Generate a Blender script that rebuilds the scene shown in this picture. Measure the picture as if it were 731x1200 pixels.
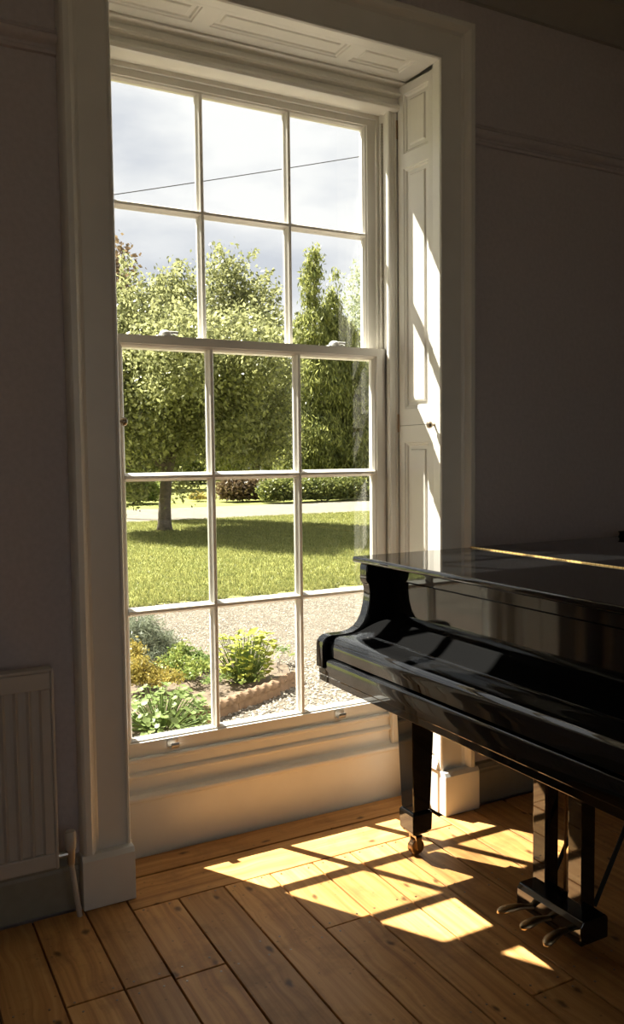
import bpy, bmesh, math, random
import numpy as np
from mathutils import Vector, Matrix

for o in list(bpy.data.objects):
    bpy.data.objects.remove(o)
S = bpy.context.scene
COL = S.collection
random.seed(4)
RNG = np.random.default_rng(11)

# ------------------------------------------------------------------ camera
F_PX = 990.27
YAW, PITCH, ROLL = .4935, -.0639, -.0117
CAM = np.array([-1.2778, -2.5263, 1.3397])
_f = np.array([math.sin(YAW) * math.cos(PITCH), math.cos(YAW) * math.cos(PITCH), math.sin(PITCH)])
_r0 = np.array([math.cos(YAW), -math.sin(YAW), 0.0])
_u0 = np.cross(_r0, _f)
_r = _r0 * math.cos(ROLL) + _u0 * math.sin(ROLL)
_u = -_r0 * math.sin(ROLL) + _u0 * math.cos(ROLL)
cam_d = bpy.data.cameras.new('camera')
cam = bpy.data.objects.new('camera', cam_d)
COL.objects.link(cam)
cam.matrix_world = Matrix(((_r[0], _u[0], -_f[0], CAM[0]), (_r[1], _u[1], -_f[1], CAM[1]),
                           (_r[2], _u[2], -_f[2], CAM[2]), (0, 0, 0, 1)))
cam_d.sensor_fit = 'VERTICAL'
cam_d.sensor_height = 36.0
cam_d.lens = F_PX / 1200 * 36.0
cam_d.clip_start = .05
cam_d.clip_end = 500
S.camera = cam


def at(px, py, axis, v):
    """photo pixel + a known world plane (0 x, 1 y, 2 z) -> world point"""
    d = _f + _r * (px - 365.5) / F_PX - _u * (py - 600) / F_PX
    return CAM + d * ((v - CAM[axis]) / d[axis])


# ------------------------------------------------------------------ sky, sun, exposure
w = bpy.data.worlds.new('sky')
S.world = w
w.use_nodes = True
nt = w.node_tree
nt.nodes.clear()
out = nt.nodes.new('ShaderNodeOutputWorld')
bg = nt.nodes.new('ShaderNodeBackground')
tc = nt.nodes.new('ShaderNodeTexCoord')
mp = nt.nodes.new('ShaderNodeMapping')
mp.inputs['Scale'].default_value = (1, 1, 2.6)
mp.inputs['Location'].default_value = (5.3, 1.1, 2.0)
ns = nt.nodes.new('ShaderNodeTexNoise')
ns.inputs['Scale'].default_value = 3.6
ns.inputs['Detail'].default_value = 7
ns.inputs['Roughness'].default_value = .5
cr = nt.nodes.new('ShaderNodeValToRGB')
cr.color_ramp.elements[0].position = .38
cr.color_ramp.elements[0].color = (.66, .69, .76, 1)
cr.color_ramp.elements[1].position = .58
cr.color_ramp.elements[1].color = (1.0, 1.0, 1.0, 1)
nt.links.new(tc.outputs['Generated'], mp.inputs['Vector'])
nt.links.new(mp.outputs['Vector'], ns.inputs['Vector'])
nt.links.new(ns.outputs['Fac'], cr.inputs['Fac'])
nt.links.new(cr.outputs['Color'], bg.inputs['Color'])
bg.inputs['Strength'].default_value = 1.0
nt.links.new(bg.outputs['Background'], out.inputs['Surface'])

sun_d = bpy.data.lights.new('sun', 'SUN')
sun_d.energy = 25.0
sun_d.angle = math.radians(.55)
sun_d.color = (1.0, .95, .86)
sun = bpy.data.objects.new('sun', sun_d)
COL.objects.link(sun)
sun.location = (-5, 9, 15)
sun.rotation_euler = Vector((.36, -.615, -1.0)).to_track_quat('-Z', 'Y').to_euler()

S.view_settings.view_transform = 'Standard'
S.view_settings.look = 'None'
S.view_settings.gamma = 1
S.view_settings.use_curve_mapping = False
S.view_settings.exposure = 0.2


# ------------------------------------------------------------------ material helpers
def new_mat(name):
    m = bpy.data.materials.new(name)
    m.use_nodes = True
    return m, m.node_tree, m.node_tree.nodes['Principled BSDF']


def paint(name, col, rough=.5, var=.06, bump=.02, scale=30, spec=.5, coat=0.0):
    m, t, p = new_mat(name)
    g = t.nodes.new('ShaderNodeNewGeometry')
    n = t.nodes.new('ShaderNodeTexNoise')
    n.inputs['Scale'].default_value = scale
    n.inputs['Detail'].default_value = 5
    t.links.new(g.outputs['Position'], n.inputs['Vector'])
    r = t.nodes.new('ShaderNodeValToRGB')
    r.color_ramp.elements[0].position = .3
    r.color_ramp.elements[1].position = .7
    r.color_ramp.elements[0].color = tuple(c * (1 - var) for c in col) + (1,)
    r.color_ramp.elements[1].color = tuple(min(1, c * (1 + var)) for c in col) + (1,)
    t.links.new(n.outputs['Fac'], r.inputs['Fac'])
    t.links.new(r.outputs['Color'], p.inputs['Base Color'])
    p.inputs['Roughness'].default_value = rough
    p.inputs['Specular IOR Level'].default_value = spec
    if coat:
        p.inputs['Coat Weight'].default_value = coat
        p.inputs['Coat Roughness'].default_value = .03
    if bump:
        b = t.nodes.new('ShaderNodeBump')
        b.inputs['Strength'].default_value = bump * 5
        b.inputs['Distance'].default_value = .004
        t.links.new(n.outputs['Fac'], b.inputs['Height'])
        t.links.new(b.outputs['Normal'], p.inputs['Normal'])
    return m


M = {}
M['wall'] = paint('taupe_wall_paint', (.54, .485, .475), .8, .05, .06, 60, .3)
M['trim'] = paint('cream_gloss_paint', (.80, .77, .695), .32, .03, .006, 9)
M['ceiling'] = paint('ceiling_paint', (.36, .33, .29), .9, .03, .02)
M['radiator'] = paint('radiator_enamel', (.55, .50, .43), .4, .02, 0)
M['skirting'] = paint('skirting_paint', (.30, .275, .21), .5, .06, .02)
M['plaster_out'] = paint('outside_render', (.42, .40, .36), .9, .1, .1, 14)
M['subfloor'] = paint('dark_gap', (.03, .02, .012), .9, .2, 0)
M['rubber'] = paint('black_felt', (.012, .012, .012), .8, .1, 0)


def metal(name, col, rough=.25):
    m, t, p = new_mat(name)
    n = t.nodes.new('ShaderNodeTexNoise')
    n.inputs['Scale'].default_value = 120
    mr = t.nodes.new('ShaderNodeMapRange')
    mr.inputs['To Min'].default_value = rough * .7
    mr.inputs['To Max'].default_value = rough * 1.4
    t.links.new(n.outputs['Fac'], mr.inputs['Value'])
    t.links.new(mr.outputs['Result'], p.inputs['Roughness'])
    p.inputs['Base Color'].default_value = col + (1,)
    p.inputs['Metallic'].default_value = 1
    return m


M['brass'] = metal('brass', (.85, .62, .28), .22)
M['old_brass'] = metal('old_brass', (.42, .32, .19), .3)
M['bronze'] = metal('dull_bronze', (.30, .20, .12), .35)
M['steel'] = metal('plated_steel', (.55, .52, .47), .3)
M['porcelain'] = paint('white_porcelain', (.85, .85, .82), .12, .01, 0)
M['knob_metal'] = metal('dark_knob_metal', (.33, .27, .20), .3)


def piano_mat():
    m, t, p = new_mat('black_polyester_lacquer')
    g = t.nodes.new('ShaderNodeNewGeometry')
    n = t.nodes.new('ShaderNodeTexNoise')
    n.inputs['Scale'].default_value = 6
    n.inputs['Detail'].default_value = 8
    t.links.new(g.outputs['Position'], n.inputs['Vector'])
    r = t.nodes.new('ShaderNodeMapRange')
    r.inputs['From Min'].default_value = .4
    r.inputs['From Max'].default_value = .75
    r.inputs['To Min'].default_value = .03
    r.inputs['To Max'].default_value = .075
    t.links.new(n.outputs['Fac'], r.inputs['Value'])
    t.links.new(r.outputs['Result'], p.inputs['Roughness'])
    p.inputs['Base Color'].default_value = (.006, .006, .006, 1)
    p.inputs['IOR'].default_value = 1.65
    return m


M['lacquer'] = piano_mat()


def glass_mat():
    m = bpy.data.materials.new('window_glass')
    m.use_nodes = True
    t = m.node_tree
    t.nodes.clear()
    o = t.nodes.new('ShaderNodeOutputMaterial')
    mx = t.nodes.new('ShaderNodeMixShader')
    tr = t.nodes.new('ShaderNodeBsdfTransparent')
    tr.inputs['Color'].default_value = (.97, .975, .965, 1)
    gl = t.nodes.new('ShaderNodeBsdfGlossy')
    gl.inputs['Roughness'].default_value = .0
    fr = t.nodes.new('ShaderNodeFresnel')
    gb = t.nodes.new('ShaderNodeNewGeometry')
    io = t.nodes.new('ShaderNodeMapRange')      # the same index seen from either face
    io.inputs['To Min'].default_value = 1.5
    io.inputs['To Max'].default_value = 1 / 1.5
    t.links.new(gb.outputs['Backfacing'], io.inputs['Value'])
    t.links.new(io.outputs['Result'], fr.inputs['IOR'])
    n = t.nodes.new('ShaderNodeTexNoise')
    n.inputs['Scale'].default_value = 5
    g = t.nodes.new('ShaderNodeNewGeometry')
    b = t.nodes.new('ShaderNodeBump')
    b.inputs['Strength'].default_value = .06
    b.inputs['Distance'].default_value = .004
    t.links.new(g.outputs['Position'], n.inputs['Vector'])
    t.links.new(n.outputs['Fac'], b.inputs['Height'])
    t.links.new(b.outputs['Normal'], gl.inputs['Normal'])
    t.links.new(fr.outputs['Fac'], mx.inputs['Fac'])
    t.links.new(tr.outputs['BSDF'], mx.inputs[1])
    t.links.new(gl.outputs['BSDF'], mx.inputs[2])
    t.links.new(mx.outputs['Shader'], o.inputs['Surface'])
    return m


M['glass'] = glass_mat()


def wood_mat(name, along):
    """old honey pine; along = grain axis 0/1"""
    m, t, p = new_mat(name)
    L = t.links.new
    N = t.nodes.new
    g = N('ShaderNodeNewGeometry')
    oi = N('ShaderNodeObjectInfo')
    off = N('ShaderNodeVectorMath'); off.operation = 'SCALE'
    comb = N('ShaderNodeCombineXYZ')
    mul = N('ShaderNodeMath'); mul.operation = 'MULTIPLY'; mul.inputs[1].default_value = 37.0
    L(oi.outputs['Random'], mul.inputs[0])
    for i in range(3):
        L(mul.outputs[0], comb.inputs[i])
    add = N('ShaderNodeVectorMath'); add.operation = 'ADD'
    L(g.outputs['Position'], add.inputs[0]); L(comb.outputs[0], add.inputs[1])
    # knots
    kmap = N('ShaderNodeMapping')
    kmap.inputs['Scale'].default_value = (8.5, 4.6, 1) if along == 1 else (4.6, 8.5, 1)
    kn = N('ShaderNodeTexNoise'); kn.inputs['Scale'].default_value = 16; kn.inputs['Detail'].default_value = 3
    L(add.outputs[0], kn.inputs['Vector'])
    ks = N('ShaderNodeVectorMath'); ks.operation = 'SCALE'; ks.inputs['Scale'].default_value = .035
    L(kn.outputs['Color'], ks.inputs[0])
    ka = N('ShaderNodeVectorMath'); ka.operation = 'ADD'
    L(add.outputs[0], ka.inputs[0]); L(ks.outputs[0], ka.inputs[1])
    L(ka.outputs[0], kmap.inputs['Vector'])
    vor = N('ShaderNodeTexVoronoi'); vor.voronoi_dimensions = '2D'
    vor.inputs['Scale'].default_value = 1.0
    L(kmap.outputs[0], vor.inputs['Vector'])
    knot = N('ShaderNodeMapRange'); knot.interpolation_type = 'SMOOTHSTEP'
    knot.inputs['From Min'].default_value = .02; knot.inputs['From Max'].default_value = .11
    knot.inputs['To Min'].default_value = 1; knot.inputs['To Max'].default_value = 0
    L(vor.outputs['Distance'], knot.inputs['Value'])
    # keep only some of the cells
    sel = N('ShaderNodeMath'); sel.operation = 'GREATER_THAN'; sel.inputs[1].default_value = .5
    sx = N('ShaderNodeSeparateColor')
    L(vor.outputs['Color'], sx.inputs[0]); L(sx.outputs[0], sel.inputs[0])
    kk = N('ShaderNodeMath'); kk.operation = 'MULTIPLY'
    L(knot.outputs[0], kk.inputs[0]); L(sel.outputs[0], kk.inputs[1])
    # grain swirl round the knots
    swirl = N('ShaderNodeMapRange'); swirl.interpolation_type = 'SMOOTHSTEP'
    swirl.inputs['From Min'].default_value = 0; swirl.inputs['From Max'].default_value = .45
    swirl.inputs['To Min'].default_value = .012; swirl.inputs['To Max'].default_value = 0
    L(vor.outputs['Distance'], swirl.inputs['Value'])
    addz = N('ShaderNodeCombineXYZ')
    L(swirl.outputs[0], addz.inputs[0 if along == 1 else 1])
    add2 = N('ShaderNodeVectorMath'); add2.operation = 'ADD'
    L(add.outputs[0], add2.inputs[0]); L(addz.outputs[0], add2.inputs[1])
    gm = N('ShaderNodeMapping')
    gm.inputs['Scale'].default_value = (46, 1.1, 8) if along == 1 else (1.1, 46, 8)
    L(add2.outputs[0], gm.inputs['Vector'])
    n1 = N('ShaderNodeTexNoise'); n1.inputs['Scale'].default_value = 1.0
    n1.inputs['Detail'].default_value = 7; n1.inputs['Roughness'].default_value = .6
    L(gm.outputs[0], n1.inputs['Vector'])
    ramp = N('ShaderNodeValToRGB')
    e = ramp.color_ramp.elements
    e[0].position = .22; e[0].color = (.32, .135, .042, 1)
    e[1].position = .72; e[1].color = (.74, .42, .16, 1)
    e2 = ramp.color_ramp.elements.new(.5); e2.color = (.60, .305, .10, 1)
    L(n1.outputs['Fac'], ramp.inputs['Fac'])
    # dirt / wear patches
    n2 = N('ShaderNodeTexNoise'); n2.inputs['Scale'].default_value = 5.5
    n2.inputs['Detail'].default_value = 9; n2.inputs['Roughness'].default_value = .65
    L(g.outputs['Position'], n2.inputs['Vector'])
    wr = N('ShaderNodeMapRange')
    wr.inputs['From Min'].default_value = .50; wr.inputs['From Max'].default_value = .70
    wr.inputs['To Min'].default_value = 0; wr.inputs['To Max'].default_value = .55
    L(n2.outputs['Fac'], wr.inputs['Value'])
    mixw = N('ShaderNodeMix'); mixw.data_type = 'RGBA'
    L(wr.outputs[0], mixw.inputs['Factor'])
    L(ramp.outputs['Color'], mixw.inputs['A'])
    mixw.inputs['B'].default_value = (.19, .088, .036, 1)
    mixk = N('ShaderNodeMix'); mixk.data_type = 'RGBA'
    kf = N('ShaderNodeMath'); kf.operation = 'MULTIPLY'; kf.inputs[1].default_value = .8
    L(kk.outputs[0], kf.inputs[0]); L(kf.outputs[0], mixk.inputs['Factor'])
    L(mixw.outputs['Result'], mixk.inputs['A'])
    mixk.inputs['B'].default_value = (.06, .022, .008, 1)
    # small specks
    n3 = N('ShaderNodeTexVoronoi'); n3.inputs['Scale'].default_value = 26
    L(add.outputs[0], n3.inputs['Vector'])
    sp = N('ShaderNodeMapRange')
    sp.inputs['From Min'].default_value = .05; sp.inputs['From Max'].default_value = .12
    sp.inputs['To Min'].default_value = .5; sp.inputs['To Max'].default_value = 0
    L(n3.outputs['Distance'], sp.inputs['Value'])
    mixs = N('ShaderNodeMix'); mixs.data_type = 'RGBA'
    L(sp.outputs[0], mixs.inputs['Factor']); L(mixk.outputs['Result'], mixs.inputs['A'])
    mixs.inputs['B'].default_value = (.1, .055, .025, 1)
    # per board tint
    hsv = N('ShaderNodeHueSaturation')
    vr = N('ShaderNodeMapRange'); vr.inputs['To Min'].default_value = .78; vr.inputs['To Max'].default_value = 1.12
    L(oi.outputs['Random'], vr.inputs['Value']); L(vr.outputs[0], hsv.inputs['Value'])
    L(mixs.outputs['Result'], hsv.inputs['Color'])
    L(hsv.outputs['Color'], p.inputs['Base Color'])
    p.inputs['Specular IOR Level'].default_value = .28
    rr = N('ShaderNodeMapRange'); rr.inputs['To Min'].default_value = .30; rr.inputs['To Max'].default_value = .58
    L(n2.outputs['Fac'], rr.inputs['Value']); L(rr.outputs[0], p.inputs['Roughness'])
    b = N('ShaderNodeBump'); b.inputs['Strength'].default_value = .25; b.inputs['Distance'].default_value = .002
    L(n1.outputs['Fac'], b.inputs['Height']); L(b.outputs['Normal'], p.inputs['Normal'])
    return m


M['pine_y'] = wood_mat('pine_boards', 1)
M['pine_x'] = wood_mat('pine_boards_cross', 0)


def leaf_mat(name, c0, c1, trans=.45, rough=.45):
    m = bpy.data.materials.new(name)
    m.use_nodes = True
    t = m.node_tree
    t.nodes.clear()
    L = t.links.new
    o = t.nodes.new('ShaderNodeOutputMaterial')
    g = t.nodes.new('ShaderNodeNewGeometry')
    r = t.nodes.new('ShaderNodeValToRGB')
    r.color_ramp.elements[0].color = c0 + (1,)
    r.color_ramp.elements[1].color = c1 + (1,)
    L(g.outputs['Random Per Island'], r.inputs['Fac'])
    d = t.nodes.new('ShaderNodeBsdfPrincipled')
    d.inputs['Roughness'].default_value = rough
    d.inputs['Specular IOR Level'].default_value = .35
    tr = t.nodes.new('ShaderNodeBsdfTranslucent')
    h = t.nodes.new('ShaderNodeHueSaturation')
    h.inputs['Hue'].default_value = .495
    h.inputs['Saturation'].default_value = .95
    h.inputs['Value'].default_value = 1.1
    L(r.outputs['Color'], d.inputs['Base Color'])
    L(r.outputs['Color'], h.inputs['Color'])
    L(h.outputs['Color'], tr.inputs['Color'])
    mx = t.nodes.new('ShaderNodeMixShader')
    mx.inputs['Fac'].default_value = trans
    L(d.outputs['BSDF'], mx.inputs[1])
    L(tr.outputs['BSDF'], mx.inputs[2])
    L(mx.outputs['Shader'], o.inputs['Surface'])
    return m


M['leaf_apple'] = leaf_mat('apple_leaves', (.10, .115, .045), (.40, .41, .17), .5, .32)
M['leaf_conifer'] = leaf_mat('conifer_sprays', (.09, .115, .033), (.42, .44, .13), .5)
M['leaf_hedge'] = leaf_mat('hedge_leaves', (.06, .085, .022), (.27, .29, .075), .45)
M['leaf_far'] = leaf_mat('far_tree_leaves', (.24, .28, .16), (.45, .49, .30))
M['leaf_geranium'] = leaf_mat('geranium_leaves', (.10, .17, .045), (.27, .34, .11), .4)
M['leaf_lime'] = leaf_mat('lime_leaves', (.20, .25, .035), (.40, .41, .07), .45)
M['leaf_gold'] = leaf_mat('golden_leaves', (.20, .18, .035), (.38, .30, .06), .4)
M['leaf_grey'] = leaf_mat('lavender_leaves', (.11, .135, .085), (.27, .30, .20), .3)
M['leaf_fresh'] = leaf_mat('groundcover_leaves', (.12, .19, .035), (.30, .33, .08), .4)
M['leaf_red'] = leaf_mat('reddish_leaves', (.10, .065, .035), (.22, .16, .08), .4)
M['grass'] = leaf_mat('grass_blades', (.12, .145, .04), (.38, .37, .12), .4, .5)
M['pebble'] = leaf_mat('gravel_stones', (.06, .05, .036), (.30, .265, .21), 0.0, .8)
M['bark'] = paint('grey_bark', (.15, .12, .09), .9, .4, .3, 14)
M['terracotta'] = paint('weathered_terracotta', (.19, .12, .065), .85, .25, .2, 22)
M['soil'] = paint('soil', (.11, .08, .05), .95, .4, .4, 18)
M['cord'] = paint('old_cotton_cord', (.42, .39, .33), .9, .1, 0)
M['cable'] = paint('black_cable', (.05, .05, .05), .6, .1, 0)


def ground_mat(name, c0, c1, scale):
    m, t, p = new_mat(name)
    g = t.nodes.new('ShaderNodeNewGeometry')
    n = t.nodes.new('ShaderNodeTexNoise'); n.inputs['Scale'].default_value = scale; n.inputs['Detail'].default_value = 10
    n.inputs['Roughness'].default_value = .7
    r = t.nodes.new('ShaderNodeValToRGB')
    r.color_ramp.elements[0].position = .32; r.color_ramp.elements[0].color = c0 + (1,)
    r.color_ramp.elements[1].position = .68; r.color_ramp.elements[1].color = c1 + (1,)
    t.links.new(g.outputs['Position'], n.inputs['Vector'])
    t.links.new(n.outputs['Fac'], r.inputs['Fac'])
    t.links.new(r.outputs['Color'], p.inputs['Base Color'])
    p.inputs['Roughness'].default_value = .95
    p.inputs['Specular IOR Level'].default_value = .1
    return m


M['lawn'] = ground_mat('lawn_ground', (.13, .155, .04), (.30, .295, .10), 1.3)
M['gravel'] = ground_mat('gravel_ground', (.085, .07, .05), (.165, .143, .108), 9)
M['drive'] = ground_mat('drive_ground', (.16, .142, .11), (.22, .20, .165), 4)


# ------------------------------------------------------------------ geometry helpers
class MB:
    def __init__(self):
        self.v = []
        self.f = []

    def quad_grid(self, rings, close_u=False, close_v=False):
        """rings: list of equal-length point lists; skins between successive rings"""
        b = len(self.v)
        n = len(rings[0])
        for r in rings:
            self.v += [tuple(map(float, p)) for p in r]
        R = len(rings)
        for i in range(R if close_v else R - 1):
            i2 = (i + 1) % R
            for j in range(n if close_u else n - 1):
                j2 = (j + 1) % n
                self.f.append((b + i * n + j, b + i * n + j2, b + i2 * n + j2, b + i2 * n + j))
        return self

    def box(self, x0, x1, y0, y1, z0, z1):
        b = len(self.v)
        self.v += [(x0, y0, z0), (x1, y0, z0), (x1, y1, z0), (x0, y1, z0), (x0, y0, z1), (x1, y0, z1), (x1, y1, z1), (x0, y1, z1)]
        self.f += [tuple(b + i for i in q) for q in ((0, 3, 2, 1), (4, 5, 6, 7), (0, 1, 5, 4), (1, 2, 6, 5), (2, 3, 7, 6), (3, 0, 4, 7))]
        return self

    def prism(self, prof, axis, a0, a1):
        """closed 2D profile extruded along axis; prof gives the other two coords in order"""
        def mk(p, a):
            q = list(p)
            q.insert(axis, a)
            return tuple(q)
        b = len(self.v)
        n = len(prof)
        self.v += [mk(p, a0) for p in prof] + [mk(p, a1) for p in prof]
        for j in range(n):
            k = (j + 1) % n
            self.f.append((b + j, b + k, b + n + k, b + n + j))
        self.f.append(tuple(b + j for j in range(n)))
        self.f.append(tuple(b + n + j for j in reversed(range(n))))
        return self

    def frustum(self, c0, s0, c1, s1):
        """rectangular tapering post: centre (x,y,z), half sizes (hx,hy)"""
        b = len(self.v)
        for c, s in ((c0, s0), (c1, s1)):
            for sx, sy in ((-1, -1), (1, -1), (1, 1), (-1, 1)):
                self.v.append((c[0] + sx * s[0], c[1] + sy * s[1], c[2]))
        self.f += [tuple(b + i for i in q) for q in ((3, 2, 1, 0), (4, 5, 6, 7), (0, 1, 5, 4), (1, 2, 6, 5), (2, 3, 7, 6), (3, 0, 4, 7))]
        return self

    def tube(self, pts, rad, n=8, cap=True):
        pts = [Vector(p) for p in pts]
        if not hasattr(rad, '__len__'):
            rad = [rad] * len(pts)
        up = Vector((0, 0, 1))
        rings = []
        prev = None
        for i, p in enumerate(pts):
            d = (pts[min(i + 1, len(pts) - 1)] - pts[max(i - 1, 0)]).normalized()
            if prev is None:
                a = d.cross(up if abs(d.z) < .9 else Vector((1, 0, 0))).normalized()
            else:
                a = (prev - d * prev.dot(d)).normalized()
            prev = a
            c = d.cross(a)
            rings.append([p + (a * math.cos(2 * math.pi * k / n) + c * math.sin(2 * math.pi * k / n)) * rad[i] for k in range(n)])
        b = len(self.v)
        self.quad_grid(rings, close_u=True)
        if cap:
            self.f.append(tuple(b + k for k in reversed(range(n))))
            e = b + (len(rings) - 1) * n
            self.f.append(tuple(e + k for k in range(n)))
        return self

    def lathe(self, prof, c, axis, n=20):
        """prof: (radius, height) along axis vector from c"""
        axis = Vector(axis).normalized()
        a = axis.cross(Vector((0, 0, 1)) if abs(axis.z) < .9 else Vector((1, 0, 0))).normalized()
        d = axis.cross(a)
        c = Vector(c)
        rings = [[c + axis * h + (a * math.cos(2 * math.pi * k / n) + d * math.sin(2 * math.pi * k / n)) * max(r, 1e-4) for k in range(n)] for r, h in prof]
        return self.quad_grid(rings, close_u=True)

    def build(self, name, mat, parent=None, smooth=False, bevel=0, seg=2, angle=35):
        me = bpy.data.meshes.new(name)
        me.from_pydata(self.v, [], self.f)
        bm = bmesh.new()
        bm.from_mesh(me)
        bmesh.ops.recalc_face_normals(bm, faces=bm.faces)
        bm.to_mesh(me)
        bm.free()
        if smooth:
            me.polygons.foreach_set('use_smooth', [True] * len(me.polygons))
            if smooth == 'auto':
                me.set_sharp_from_angle(angle=math.radians(angle))
        me.materials.append(mat)
        o = bpy.data.objects.new(name, me)
        COL.objects.link(o)
        if parent:
            o.parent = parent
            if parent.type == 'EMPTY':      # mesh parents sit at the world origin
                o.matrix_parent_inverse = parent.matrix_basis.inverted()
        if bevel:
            md = o.modifiers.new('bevel', 'BEVEL')
            md.width = bevel
            md.segments = seg
            md.limit_method = 'ANGLE'
            md.angle_limit = math.radians(40)
            md.harden_normals = False
        return o


def empty(name, loc):
    o = bpy.data.objects.new(name, None)
    COL.objects.link(o)
    o.location = loc
    o.empty_display_size = .1
    return o


def tag(o, label=None, cat=None, group=None, kind=None):
    if label: o['label'] = label
    if cat: o['category'] = cat
    if group: o['group'] = group
    if kind: o['kind'] = kind
    return o


def structure(o):
    o['kind'] = 'structure'
    return o


def sweep_rect(mb, rect, prof, sides='tlrb', plane='xz', outward=False):
    """sweep a (offset, depth) profile round rect (a0,a1,b0,b1) with mitred corners.
    plane 'xz': depth is y. offset goes inward (or outward)."""
    a0, a1, b0, b1 = rect
    s = -1 if outward else 1
    loops = []
    for d, h in prof:
        d *= s
        c = [(a0 + d, b0 + d), (a1 - d, b0 + d), (a1 - d, b1 - d), (a0 + d, b1 - d)]
        loops.append([(p[0], h, p[1]) for p in c])
    n = len(prof)
    b = len(mb.v)
    for l in loops:
        mb.v += l
    seg = {'b': (0, 1), 'r': (1, 2), 't': (2, 3), 'l': (3, 0)}
    for k in sides:
        i, j = seg[k]
        for q in range(n - 1):
            mb.f.append((b + q * 4 + i, b + q * 4 + j, b + (q + 1) * 4 + j, b + (q + 1) * 4 + i))
    return mb


def panelled(mapf, W, H, T, panels):
    """Panelled joinery in local (u,v,h) space -> (board MB, [panel MB...]); mapf maps (u,v,h) to world.
    h=0 front face, h=-T back."""
    us = sorted({0, W} | {p[0] for p in panels} | {p[1] for p in panels})
    vs = sorted({0, H} | {p[2] for p in panels} | {p[3] for p in panels})
    mb = MB()
    for i in range(len(us) - 1):
        for j in range(len(vs) - 1):
            cu, cv = (us[i] + us[i + 1]) / 2, (vs[j] + vs[j + 1]) / 2
            if any(p[0] < cu < p[1] and p[2] < cv < p[3] for p in panels):
                continue
            b = len(mb.v)
            mb.v += [mapf(us[i], vs[j], 0), mapf(us[i + 1], vs[j], 0), mapf(us[i + 1], vs[j + 1], 0), mapf(us[i], vs[j + 1], 0)]
            mb.f.append((b, b + 1, b + 2, b + 3))
    b = len(mb.v)
    mb.v += [mapf(0, 0, 0), mapf(W, 0, 0), mapf(W, H, 0), mapf(0, H, 0), mapf(0, 0, -T), mapf(W, 0, -T), mapf(W, H, -T), mapf(0, H, -T)]
    mb.f += [tuple(b + i for i in q) for q in ((0, 4, 5, 1), (1, 5, 6, 2), (2, 6, 7, 3), (3, 7, 4, 0), (4, 7, 6, 5))]
    ps = []
    for (u0, u1, v0, v1) in panels:
        q = MB()
        prof = [(0, 0), (.003, -.004), (.008, -.005), (.012, -.010), (.014, -.0105), (.026, -.0105), (.030, -.006), (.033, -.0055)]
        rings = []
        for d, h in prof:
            rings.append([mapf(u0 + d, v0 + d, h), mapf(u1 - d, v0 + d, h), mapf(u1 - d, v1 - d, h), mapf(u0 + d, v1 - d, h)])
        q.quad_grid(rings, close_u=True)
        q.f.append(tuple(len(q.v) - 4 + k for k in range(4)))
        ps.append(q)
    return mb, ps


# ------------------------------------------------------------------ the room
RX0, RX1, RY0, RZ1 = -2.7, 3.3, -4.6, 3.10
OX0, OX1, OZ = -.578, .605, 2.748          # inside opening of the window recess
WT = .43                                    # wall thickness

fl = structure(MB().box(RX0, RX1, RY0, .21, -.07, -.024).build('floor', M['subfloor']))


def plank(x0, x1, y0, y1, mat, z=0.0):
    g = .0026
    m = MB()
    x0 += g; x1 -= g; y0 += g; y1 -= g
    dz = random.uniform(-.0012, .0)
    c = .0014
    top = [(x0 + c, y0 + c), (x1 - c, y0 + c), (x1 - c, y1 - c), (x0 + c, y1 - c)]
    mid = [(x0, y0), (x1, y0), (x1, y1), (x0, y1)]
    m.quad_grid([[(a, b, -.023) for a, b in mid], [(a, b, z + dz - c) for a, b in mid], [(a, b, z + dz) for a, b in top]], close_u=True)
    n = len(m.v)
    m.f.append((n - 4, n - 3, n - 2, n - 1))
    return m.build('floor_plank', mat, fl)


edges = [-.879, -.731, -.606, -.463, -.314, -.153, .002, .147, .293, .438, .585, .735]
while edges[0] > RX0 + .2:
    edges.insert(0, edges[0] - random.choice([.145, .15, .155]))
edges[0] = RX0
while edges[-1] < RX1 - .2:
    edges.append(edges[-1] + random.choice([.14, .15, .155]))
edges[-1] = RX1
joints = {-.879: -.478, -.731: -.478, -.606: -.50, -.153: -.487, .147: -1.0, .735: -.9, -.314: -1.5, .002: -1.9}
for a, b in zip(edges[:-1], edges[1:]):
    y1 = -.118 if (a > -.62 and b < .60) else -.034
    js = [joints[a]] if a in joints else []
    y = (js[-1] if js else y1) - random.uniform(1.4, 2.4)
    while y > RY0 + .5:
        js.append(y)
        y -= random.uniform(1.4, 2.4)
    ys = [y1] + js + [RY0 + .01]
    for q in range(len(ys) - 1):
        plank(a, b, ys[q + 1], ys[q], M['pine_y'])
plank(-.606, .585, -.118, .068, M['pine_x'])
plank(-.572, .599, .071, .199, M['pine_x'])
# nail heads at the joints
nm = MB()
for a, b in zip(edges[:-1], edges[1:]):
    if -1.1 < a < .8:
        for y in (-.46, -.52, -.97, -1.03, -.14):
            if y == -.14 and not (a > -.62 and b < .6):
                continue
            for x in (a + .03, b - .03):
                nm.lathe([(.0032, 0), (.0032, .0012), (.0, .0012)], (x + random.uniform(-.006, .006), y + random.uniform(-.01, .01), -.0008), (0, 0, 1), 8)
tag(nm.build('nail_heads', M['knob_metal'], fl), kind='stuff')

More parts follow.
